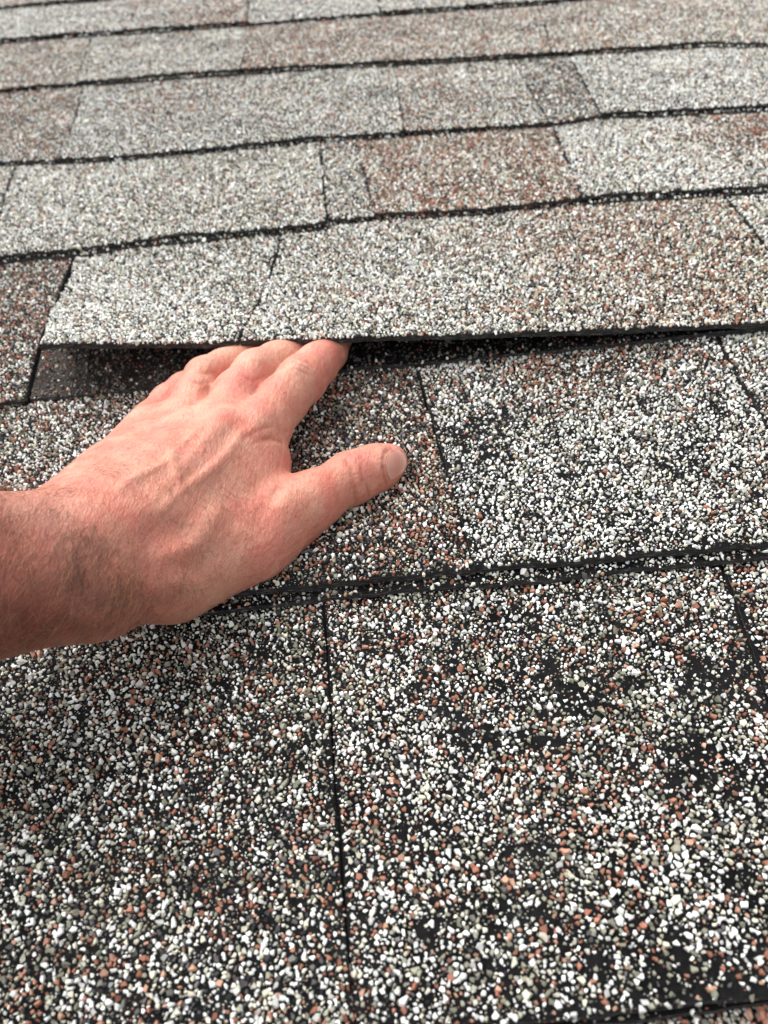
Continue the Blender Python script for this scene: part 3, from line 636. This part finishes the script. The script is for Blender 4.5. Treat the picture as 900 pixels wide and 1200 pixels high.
    ((0.0027, 0.2478, 0.0213), (0.0017, 0.2442, 0.0217), 0.0014, -0.0005), ((0.0017, 0.2442, 0.0217), (0.0010, 0.2415, 0.0212), 0.0014, -0.0005), ((0.0010, 0.2415, 0.0212), (0.0008, 0.2393, 0.0202), 0.0014, -0.0005), ((0.0008, 0.2393, 0.0202), (0.0005, 0.2375, 0.0190), 0.0014, -0.0005), ((0.0005, 0.2375, 0.0190), (0.0008, 0.2358, 0.0167), 0.0014, -0.0005), ((0.0008, 0.2358, 0.0167), (0.0010, 0.2348, 0.0137), 0.0014, -0.0005),
    # fold of skin round the thumbnail
    ((0.0065, 0.2505, 0.0187), (0.0032, 0.2456, 0.0212), 0.001, 0.0006), ((0.0032, 0.2456, 0.0212), (0.0015, 0.2417, 0.0211), 0.001, 0.0006), ((0.0015, 0.2417, 0.0211), (0.0012, 0.2383, 0.0192), 0.001, 0.0006), ((0.0012, 0.2383, 0.0192), (0.0015, 0.2360, 0.0161), 0.001, 0.0006), ((0.0015, 0.2360, 0.0161), (0.0025, 0.2355, 0.0111), 0.001, 0.0006),
]
lo = P3(-0.36, 0.110, -0.0045); hi = P3(0.030, 0.385, 0.150)
NG = np.ceil((hi - lo) / VOX).astype(int) + 1
AX = [lo[i] + np.arange(NG[i]) * VOX for i in range(3)]

def box(a, b, m):
    i0 = np.clip(np.floor((np.minimum(a, b) - m - lo) / VOX).astype(int), 0, NG - 1)
    i1 = np.clip(np.ceil((np.maximum(a, b) + m - lo) / VOX).astype(int) + 1, 1, NG)
    return tuple(slice(p, q) for p, q in zip(i0, i1))

def seg(sl, a, b):
    X = AX[0][sl[0]][:, None, None] - a[0]; Y = AX[1][sl[1]][None, :, None] - a[1]; Z = AX[2][sl[2]][None, None, :] - a[2]
    d = b - a
    t = np.clip((X * d[0] + Y * d[1] + Z * d[2]) / max(float(d @ d), 1e-12), 0, 1).astype(np.float32)
    return np.sqrt((X - t * d[0]) ** 2 + (Y - t * d[1]) ** 2 + (Z - t * d[2]) ** 2).astype(np.float32), t

def smin(a, b, k):
    h = np.clip(0.5 + 0.5 * (b - a) / k, 0, 1)
    return b * (1 - h) + a * h - k * h * (1 - h)

def add(field, a, b, ra, rb, k):
    a, b = P3(*a), P3(*b)
    sl = box(a, b, max(ra, rb) + 0.022)
    d, t = seg(sl, a, b)
    d -= ra + (rb - ra) * t
    field[sl] = smin(field[sl], d, k)

def build_field():
    palm = np.full(NG, 0.02, np.float32)
    for a, b, ra, rb in PALM: add(palm, a, b, ra, rb, 0.011)
    fing = np.full(NG, 0.02, np.float32)
    for ch in FINGERS.values():
        one = np.full(NG, 0.02, np.float32)
        for (a, ra), (b, rb) in zip(ch[:-1], ch[1:]): add(one, a, b, ra, rb, 0.0035)
        fing = smin(fing, one, 0.0004)
    f = smin(palm, fing, 0.0045)
    th = np.full(NG, 0.02, np.float32)
    for (a, ra), (b, rb) in zip(THUMB[:-1], THUMB[1:]): add(th, a, b, ra, rb, 0.006)
    f = smin(f, th, 0.008)
    for a, b, r, dep in SHAPE:
        a, b = P3(*a), P3(*b)
        sl = box(a, b, r * 2.6)
        d, t = seg(sl, a, b)
        f[sl] += dep * np.exp(-(d / r) ** 2)
    return f

def surface_nets(f):
    s = f < 0
    act = np.zeros(tuple(np.array(f.shape) - 1), bool)
    c = [(i, j, k) for i in (0, 1) for j in (0, 1) for k in (0, 1)]
    cnt = np.zeros(act.shape, np.uint8)
    for i, j, k in c: cnt += s[i:f.shape[0] - 1 + i, j:f.shape[1] - 1 + j, k:f.shape[2] - 1 + k]
    act = (cnt > 0) & (cnt < 8)
    ids = np.full(act.shape, -1, np.int32)
    I = np.argwhere(act)
    ids[act] = np.arange(len(I))
    val = {q: f[I[:, 0] + q[0], I[:, 1] + q[1], I[:, 2] + q[2]] for q in c}
    acc = np.zeros((len(I), 3)); n = np.zeros(len(I))
    for q in c:
        for ax in range(3):
            if q[ax] == 0:
                r = list(q); r[ax] = 1; r = tuple(r)
                a, b = val[q], val[r]
                m = (a < 0) != (b < 0)
                t = np.where(m, a / np.where(m, a - b, 1), 0)
                p = np.tile(np.array(q, float), (len(I), 1)); p[:, ax] += t
                acc += p * m[:, None]; n += m
    V = lo + (I + acc / n[:, None]) * VOX
    Q = []
    for ax in range(3):
        sl0 = [slice(1, -1)] * 3; sl1 = [slice(1, -1)] * 3
        sl0[ax] = slice(0, -1); sl1[ax] = slice(1, None)
        d = s[tuple(sl0)].astype(np.int8) - s[tuple(sl1)].astype(np.int8)
        E = np.argwhere(d != 0)
        sg = d[d != 0]
        off = np.array([1, 1, 1]); off[ax] = 0
        E = E + off
        u, v = [(1, 2), (2, 0), (0, 1)][ax]
        du = np.zeros(3, int); du[u] = 1; dv = np.zeros(3, int); dv[v] = 1
        g = lambda e: ids[e[:, 0], e[:, 1], e[:, 2]]
        q = np.stack([g(E - du - dv), g(E - dv), g(E), g(E - du)], -1)
        q = np.where((sg > 0)[:, None], q, q[:, ::-1])
        Q.append(q[(q >= 0).all(1)])
    return V, np.concatenate(Q)

def relax(V, Q, it):
    e = np.concatenate([Q[:, [0, 1]], Q[:, [1, 2]], Q[:, [2, 3]], Q[:, [3, 0]]])
    e = np.concatenate([e, e[:, ::-1]])
    n = np.bincount(e[:, 0], minlength=len(V))
    for _ in range(it):
        V = 0.5 * V + 0.5 * np.stack([np.bincount(e[:, 0], V[e[:, 1], k], len(V)) / n for k in range(3)], -1)
    return V

def normals(V, Q):
    fn = np.cross(V[Q[:, 2]] - V[Q[:, 0]], V[Q[:, 3]] - V[Q[:, 1]])
    N_ = np.stack([sum(np.bincount(Q[:, k], fn[:, a], len(V)) for k in range(4)) for a in range(3)], -1)
    return N_ / np.maximum(np.linalg.norm(N_, axis=1, keepdims=True), 1e-12)

def segdist(V, a, b):
    a, b = P3(*a), P3(*b); d = b - a
    t = np.clip(((V - a) @ d) / max(float(d @ d), 1e-12), 0, 1)
    return np.linalg.norm(V - a - t[:, None] * d, axis=1)
#SDF-END

# ---------------------------------------------------------------- person: arm and hand as one skin
def skin_mat():
    m, N, L, b = new_mat('skin')
    at = N.new('ShaderNodeAttribute'); at.attribute_name = 'tint'
    tc = N.new('ShaderNodeTexCoord')
    def noise(scale, detail, rough=0.55):
        n = N.new('ShaderNodeTexNoise'); n.inputs['Scale'].default_value = scale; n.inputs['Detail'].default_value = detail
        n.inputs['Roughness'].default_value = rough
        L.new(tc.outputs['Object'], n.inputs['Vector']); return n
    big, mid = noise(70, 5), noise(330, 4)
    def rng_(n, a, b_, fmin=0.3, fmax=0.7):
        r = N.new('ShaderNodeMapRange'); r.inputs['From Min'].default_value = fmin; r.inputs['From Max'].default_value = fmax
        r.inputs['To Min'].default_value = a; r.inputs['To Max'].default_value = b_
        L.new(n.outputs['Fac'], r.inputs['Value']); return r
    c1 = N.new('ShaderNodeMix'); c1.data_type = 'RGBA'; c1.blend_type = 'MULTIPLY'
    c1.inputs['B'].default_value = (0.93, 0.74, 0.70, 1)
    L.new(rng_(big, 0.0, 0.9).outputs[0], c1.inputs['Factor']); L.new(at.outputs['Color'], c1.inputs['A'])
    c2 = N.new('ShaderNodeMix'); c2.data_type = 'RGBA'; c2.blend_type = 'MULTIPLY'
    c2.inputs['B'].default_value = (0.90, 0.78, 0.74, 1)
    L.new(rng_(mid, 0.0, 0.75).outputs[0], c2.inputs['Factor']); L.new(c1.outputs['Result'], c2.inputs['A'])
    b.inputs['Roughness'].default_value = 0.52
    b.inputs['Specular IOR Level'].default_value = 0.32
    b.inputs['Subsurface Weight'].default_value = 0.35
    b.inputs['Subsurface Radius'].default_value = (1.0, 0.35, 0.2)
    b.inputs['Subsurface Scale'].default_value = 0.003
    # skin grain: fine cells and lines stretched across the hand
    mp = N.new('ShaderNodeMapping'); mp.inputs['Rotation'].default_value = (0, 0, math.radians(-52)); mp.inputs['Scale'].default_value = (1.0, 0.45, 1.0)
    L.new(tc.outputs['Object'], mp.inputs['Vector'])
    vo = N.new('ShaderNodeTexVoronoi'); vo.inputs['Scale'].default_value = 900; vo.feature = 'DISTANCE_TO_EDGE'
    L.new(mp.outputs[0], vo.inputs['Vector'])
    wr = N.new('ShaderNodeTexNoise'); wr.inputs['Scale'].default_value = 520; wr.inputs['Detail'].default_value = 5
    L.new(mp.outputs[0], wr.inputs['Vector'])
    # shade of the finest skin lines, painted into the colour at their bottom
    ln = N.new('ShaderNodeMapRange'); ln.inputs['From Max'].default_value = 0.10; ln.inputs['To Min'].default_value = 0.55; ln.inputs['To Max'].default_value = 0.0
    L.new(vo.outputs['Distance'], ln.inputs['Value'])
    c3 = N.new('ShaderNodeMix'); c3.data_type = 'RGBA'; c3.blend_type = 'MULTIPLY'; c3.inputs['B'].default_value = (0.80, 0.62, 0.56, 1)
    L.new(ln.outputs[0], c3.inputs['Factor']); L.new(c2.outputs['Result'], c3.inputs['A']); L.new(c3.outputs['Result'], b.inputs['Base Color'])
    b1 = N.new('ShaderNodeBump'); b1.inputs['Strength'].default_value = 0.55; b1.inputs['Distance'].default_value = 0.00040
    L.new(vo.outputs['Distance'], b1.inputs['Height'])
    b2 = N.new('ShaderNodeBump'); b2.inputs['Strength'].default_value = 0.6; b2.inputs['Distance'].default_value = 0.0012
    L.new(wr.outputs['Fac'], b2.inputs['Height']); L.new(b1.outputs[0], b2.inputs['Normal'])
    L.new(b2.outputs[0], b.inputs['Normal'])
    return m

def skin_tint(V, Nn):
    base = np.array((0.595, 0.290, 0.210))
    pale = np.array((0.68, 0.400, 0.290))
    red = np.array((0.62, 0.215, 0.170))
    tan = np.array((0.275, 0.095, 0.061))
    def mixc(c, t, w_): return c * (1 - w_[:, None]) + t[None] * w_[:, None]
    c = np.repeat(base[None], len(V), 0)
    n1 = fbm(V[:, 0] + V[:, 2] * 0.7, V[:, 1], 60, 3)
    # forearm: blends to a darker brown; the hand itself lighter
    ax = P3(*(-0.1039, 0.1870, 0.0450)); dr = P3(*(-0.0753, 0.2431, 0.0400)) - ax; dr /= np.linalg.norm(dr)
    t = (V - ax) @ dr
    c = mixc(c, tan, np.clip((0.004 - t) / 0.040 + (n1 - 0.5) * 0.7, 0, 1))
    blot = fbm(V[:, 0] + 3.1, V[:, 1] - V[:, 2], 95, 17)
    c = mixc(c, red, np.clip((blot - 0.50) * 3.6, 0, 0.55) * np.clip((t + 0.03) / 0.05, 0.35, 1))
    blot2 = fbm(V[:, 0] - V[:, 2], V[:, 1] + 1.7, 120, 29)
    c = mixc(c, pale, np.clip((blot2 - 0.54) * 3.2, 0, 0.45) * np.clip((t + 0.01) / 0.04, 0, 1))
    def spot(p, r, col, amt):
        nonlocal c
        d = np.linalg.norm(V - P3(*p), axis=1)
        c = mixc(c, np.array(col), amt * np.exp(-(d / r) ** 2))
    for p, r, k in SPOTS: spot(p, r, {'red': red, 'pale': pale}[k[0]], k[1])
    for a, b_, r, dep in SHAPE:                               # crease shade painted into the tint, a little darker and redder
        if r < 0.0012 and dep > 0:
            m = np.linalg.norm(V - 0.5 * (P3(*a) + P3(*b_)), axis=1) < 0.006
            g = 0.6 * np.exp(-(segdist(V[m], a, b_) / 0.0007) ** 2)
            c[m] = c[m] * (1 - g[:, None]) + c[m] * np.array((0.74, 0.50, 0.48)) * g[:, None]
    under = np.clip(-Nn[:, 2] * 1.2 + 0.1, 0, 1)
    c = mixc(c, pale, under * 0.5)
    return c

SPOTS = [
    ((-0.0503, 0.2653, 0.0385), 0.006, ('red', 0.75)), ((-0.0615, 0.2547, 0.0437), 0.006, ('red', 0.8)), ((-0.1004, 0.2981, 0.0250), 0.006, ('red', 0.5)), ((-0.1066, 0.2757, 0.0347), 0.006, ('pale', 0.7)),
    ((-0.0960, 0.3116, 0.0233), 0.007, ('red', 0.55)), ((-0.0797, 0.3042, 0.0330), 0.006, ('pale', 0.7)), ((-0.0733, 0.3067, 0.0284), 0.004, ('red', 0.6)), ((-0.0532, 0.3058, 0.0345), 0.007, ('pale', 0.8)), ((-0.0686, 0.3267, 0.0262), 0.010, ('pale', 1.0)), ((-0.0423, 0.3208, 0.0272), 0.010, ('pale', 1.0)),
    ((-0.0458, 0.2872, 0.0339), 0.007, ('red', 0.4)), ((-0.0595, 0.2891, 0.0355), 0.010, ('red', 0.35)), ((-0.0349, 0.2976, 0.0333), 0.008, ('pale', 0.7)), ((-0.0232, 0.3168, 0.0266), 0.008, ('red', 0.4)),
    ((-0.0070, 0.2369, 0.0231), 0.007, ('red', 0.55)), ((-0.0238, 0.2254, 0.0244), 0.008, ('red', 0.25)), ((-0.0300, 0.2241, 0.0267), 0.007, ('pale', 0.6)), ((0.0015, 0.2427, 0.0214), 0.005, ('pale', 0.6)),
    ((-0.0510, 0.2436, 0.0360), 0.012, ('pale', 0.35)), ((-0.0733, 0.2021, 0.0471), 0.012, ('pale', 0.35)), ((-0.0951, 0.2182, 0.0570), 0.018, ('pale', 0.3)), ((-0.0673, 0.1784, 0.0239), 0.018, ('pale', 0.5)),
]

def build_person():
    f = build_field()
    V, Q = surface_nets(f)
    V = relax(V, Q, 2)
    Nn = normals(V, Q)
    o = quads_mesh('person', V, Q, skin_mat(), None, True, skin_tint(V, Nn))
    o.matrix_world = ROOF
    o['label'] = 'bare left hand and hairy forearm reaching under the lifted shingle'
    o['category'] = 'person'
    return o, f, V, Q, Nn
person, FIELD, HV, HQ, HN = build_person()

def nail_mat():
    m, N, L, b = new_mat('fingernail')
    tc = N.new('ShaderNodeTexCoord')
    n = N.new('ShaderNodeTexNoise'); n.inputs['Scale'].default_value = 260
    L.new(tc.outputs['Object'], n.inputs['Vector'])
    at = N.new('ShaderNodeAttribute'); at.attribute_name = 'tint'
    mr_ = N.new('ShaderNodeMapRange'); mr_.inputs['To Min'].default_value = 0.85; mr_.inputs['To Max'].default_value = 1.15
    L.new(n.outputs['Fac'], mr_.inputs['Value'])
    mx = N.new('ShaderNodeMix'); mx.data_type = 'RGBA'; mx.blend_type = 'MULTIPLY'; mx.inputs['Factor'].default_value = 1
    L.new(at.outputs['Color'], mx.inputs['A']); L.new(mr_.outputs[0], mx.inputs['B']); L.new(mx.outputs['Result'], b.inputs['Base Color'])
    b.inputs['Roughness'].default_value = 0.38
    b.inputs['Specular IOR Level'].default_value = 0.22
    b.inputs['Subsurface Weight'].default_value = 0.2
    b.inputs['Subsurface Radius'].default_value = (1.0, 0.4, 0.3)
    b.inputs['Subsurface Scale'].default_value = 0.002
    return m

NAIL = np.array([(0.0056, 0.2471, 0.0197), (0.0042, 0.2440, 0.0204), (0.0034, 0.2415, 0.0200), (0.0030, 0.2395, 0.0189), (0.0030, 0.2379, 0.0173), (0.0034, 0.2370, 0.0153), (0.0042, 0.2367, 0.0129), (0.0060, 0.2475, 0.0195), (0.0051, 0.2449, 0.0199), (0.0047, 0.2426, 0.0196), (0.0044, 0.2404, 0.0185), (0.0044, 0.2387, 0.0170), (0.0045, 0.2376, 0.0150), (0.0048, 0.2372, 0.0126), (0.0064, 0.2479, 0.0192), (0.0060, 0.2457, 0.0194), (0.0060, 0.2436, 0.0189), (0.0058, 0.2415, 0.0178), (0.0058, 0.2397, 0.0163), (0.0056, 0.2384, 0.0145), (0.0053, 0.2375, 0.0125), (0.0066, 0.2482, 0.0189), (0.0068, 0.2466, 0.0188), (0.0071, 0.2448, 0.0181), (0.0072, 0.2428, 0.0170), (0.0071, 0.2409, 0.0155), (0.0068, 0.2395, 0.0139), (0.0059, 0.2381, 0.0123), (0.0070, 0.2488, 0.0186), (0.0077, 0.2476, 0.0181), (0.0084, 0.2461, 0.0171), (0.0087, 0.2443, 0.0159), (0.0085, 0.2423, 0.0145), (0.0079, 0.2407, 0.0129), (0.0065, 0.2387, 0.0120), (0.0073, 0.2492, 0.0184), (0.0086, 0.2487, 0.0173), (0.0096, 0.2476, 0.0161), (0.0101, 0.2461, 0.0146), (0.0099, 0.2442, 0.0131), (0.0088, 0.2418, 0.0120), (0.0069, 0.2391, 0.0119), (0.0077, 0.2496, 0.0181), (0.0096, 0.2497, 0.0165), (0.0110, 0.2493, 0.0149), (0.0116, 0.2478, 0.0133), (0.0114, 0.2460, 0.0115), (0.0101, 0.2437, 0.0105), (0.0075, 0.2398, 0.0115)])
def build_nail():
    G = NAIL.reshape(7, 7, 3)
    for _ in range(3):                                        # a nail is a smoother plate than the skin under it
        H_ = G.copy()
        H_[1:-1, 1:-1] = 0.5 * G[1:-1, 1:-1] + 0.125 * (G[2:, 1:-1] + G[:-2, 1:-1] + G[1:-1, 2:] + G[1:-1, :-2])
        G = H_
    du = np.gradient(G, axis=0); dv = np.gradient(G, axis=1)
    nn = np.cross(du, dv); nn /= np.linalg.norm(nn, axis=2, keepdims=True)
    if nn[3, 3, 2] < 0: nn = -nn
    crown = np.outer(np.sin(np.linspace(0.12, 1, 7) * math.pi * 0.5), np.sin(np.linspace(0.1, 0.9, 7) * math.pi))
    tone = np.array([0.55, 0.25, 0.1, 0.0, 0.05, 0.35, 1.0])[:, None, None] * np.ones((1, 7, 1))
    NAILC = (np.array((0.53, 0.235, 0.18)) * (1 - tone) + np.array((0.66, 0.41, 0.32)) * tone).reshape(-1, 3)
    up = G + nn * (0.00035 + 0.0006 * crown[..., None])
    dn = G - nn * 0.0009
    V = np.concatenate([up.reshape(-1, 3), dn.reshape(-1, 3)])
    I = np.arange(49).reshape(7, 7)
    q = np.stack([I[:-1, :-1], I[1:, :-1], I[1:, 1:], I[:-1, 1:]], -1).reshape(-1, 4)
    fl = np.cross(up[1, 0] - up[0, 0], up[0, 1] - up[0, 0]) @ nn[0, 0] < 0
    if fl: q = q[:, ::-1]
    ring = np.concatenate([I[0, :], I[1:, -1], I[-1, -2::-1], I[-2:0:-1, 0]])
    r2 = np.roll(ring, -1)
    sd = np.stack([ring, r2, r2 + 49, ring + 49], -1)
    if not fl: sd = sd[:, ::-1]
    o = quads_mesh('fingernail', V, np.concatenate([q, q[:, ::-1] + 49, sd]), nail_mat(), person, True, np.concatenate([NAILC, NAILC]))
    md = o.modifiers.new('smooth', 'SUBSURF'); md.levels = md.render_levels = 2
    return o
build_nail()

def hair_mat():
    m, N, L, b = new_mat('hair')
    at = N.new('ShaderNodeAttribute'); at.attribute_name = 'tint'
    L.new(at.outputs['Color'], b.inputs['Base Color'])
    b.inputs['Roughness'].default_value = 0.4
    return m

def build_hair():
    rng = np.random.default_rng(5)
    ax = P3(*(-0.1039, 0.1870, 0.0450)); dr = P3(*(-0.0753, 0.2431, 0.0400)) - ax; dr /= np.linalg.norm(dr)
    t = (HV - ax) @ dr
    patch = fbm(HV[:, 0], HV[:, 1], 70, 12)
    dens = np.where(t < 0.004, 1.0, np.clip(0.75 - t / 0.10, 0, 1)) * np.clip(0.25 + 1.5 * (patch - 0.25), 0.1, 1.4)
    dens *= np.clip(HN[:, 2] + 0.55, 0, 1) * (HV[:, 0] > -0.20)
    dens = np.where(t < -0.006, dens * 1.8, dens)
    pick = rng.choice(len(HV), 9500, replace=True, p=dens / dens.sum())
    P0 = HV[pick] + rng.normal(0, 0.0004, (len(pick), 3)); nn = HN[pick]; tt = t[pick]
    n = len(pick)
    # lie of the hair: across the wrist towards the thumb, fanning out over the back of the hand
    d_arm = P3(*(-0.1069, 0.1794, 0.0500)) - P3(*(-0.1045, 0.1974, 0.0500)); d_arm /= np.linalg.norm(d_arm)
    d_hand = P3(*(-0.0690, 0.2033, 0.0450)) - P3(*(-0.0925, 0.2206, 0.0450)); d_hand /= np.linalg.norm(d_hand)
    wq = np.clip((tt + 0.012) / 0.03 + rng.normal(0, 0.25, n), 0, 1)[:, None]
    D = d_arm * (1 - wq) + d_hand * wq + rng.normal(0, 0.42, (n, 3))
    D -= nn * (D * nn).sum(1, keepdims=True); D /= np.linalg.norm(D, axis=1, keepdims=True)
    side = np.cross(nn, D)
    arm = tt < 0.006
    length = np.where(arm, rng.uniform(0.005, 0.015, n), rng.uniform(0.004, 0.010, n))
    rad = np.where(arm, rng.uniform(0.000034, 0.000058, n), rng.uniform(0.000026, 0.000042, n))
    bend = rng.normal(0.1, 0.55, n); rise = np.where(arm, rng.uniform(0.15, 0.6, n), rng.uniform(0.05, 0.28, n))
    K = 4
    rings = []
    for k in range(K):
        s = k / (K - 1)
        c = P0 + D * (length * s)[:, None] + side * (bend * length * s * s * 0.6)[:, None] + nn * (rise * length * s * (1 - 0.55 * s))[:, None]
        rr = rad * (1 - 0.85 * s)
        for a in range(3):
            an = a * 2 * math.pi / 3
            rings.append(c + side * (rr * math.cos(an))[:, None] + nn * (rr * math.sin(an))[:, None])
    V = np.stack(rings, 1)
    m = K * 3
    qs = np.array([[k * 3 + a, k * 3 + (a + 1) % 3, k * 3 + 3 + (a + 1) % 3, k * 3 + 3 + a] for k in range(K - 1) for a in range(3)])
    Q = (qs[None] + (np.arange(n) * m)[:, None, None]).reshape(-1, 4)
    gold = (rng.random(n) < 0.22)[:, None]
    col = np.where(gold, np.array([[0.46, 0.27, 0.13]]), np.array([[0.085, 0.042, 0.025]])) * rng.uniform(0.7, 1.4, (n, 1))
    o = quads_mesh('arm_hair', V.reshape(-1, 3), Q, hair_mat(), person, True, np.repeat(col, m, 0))
    o['kind'] = 'stuff'
build_hair()
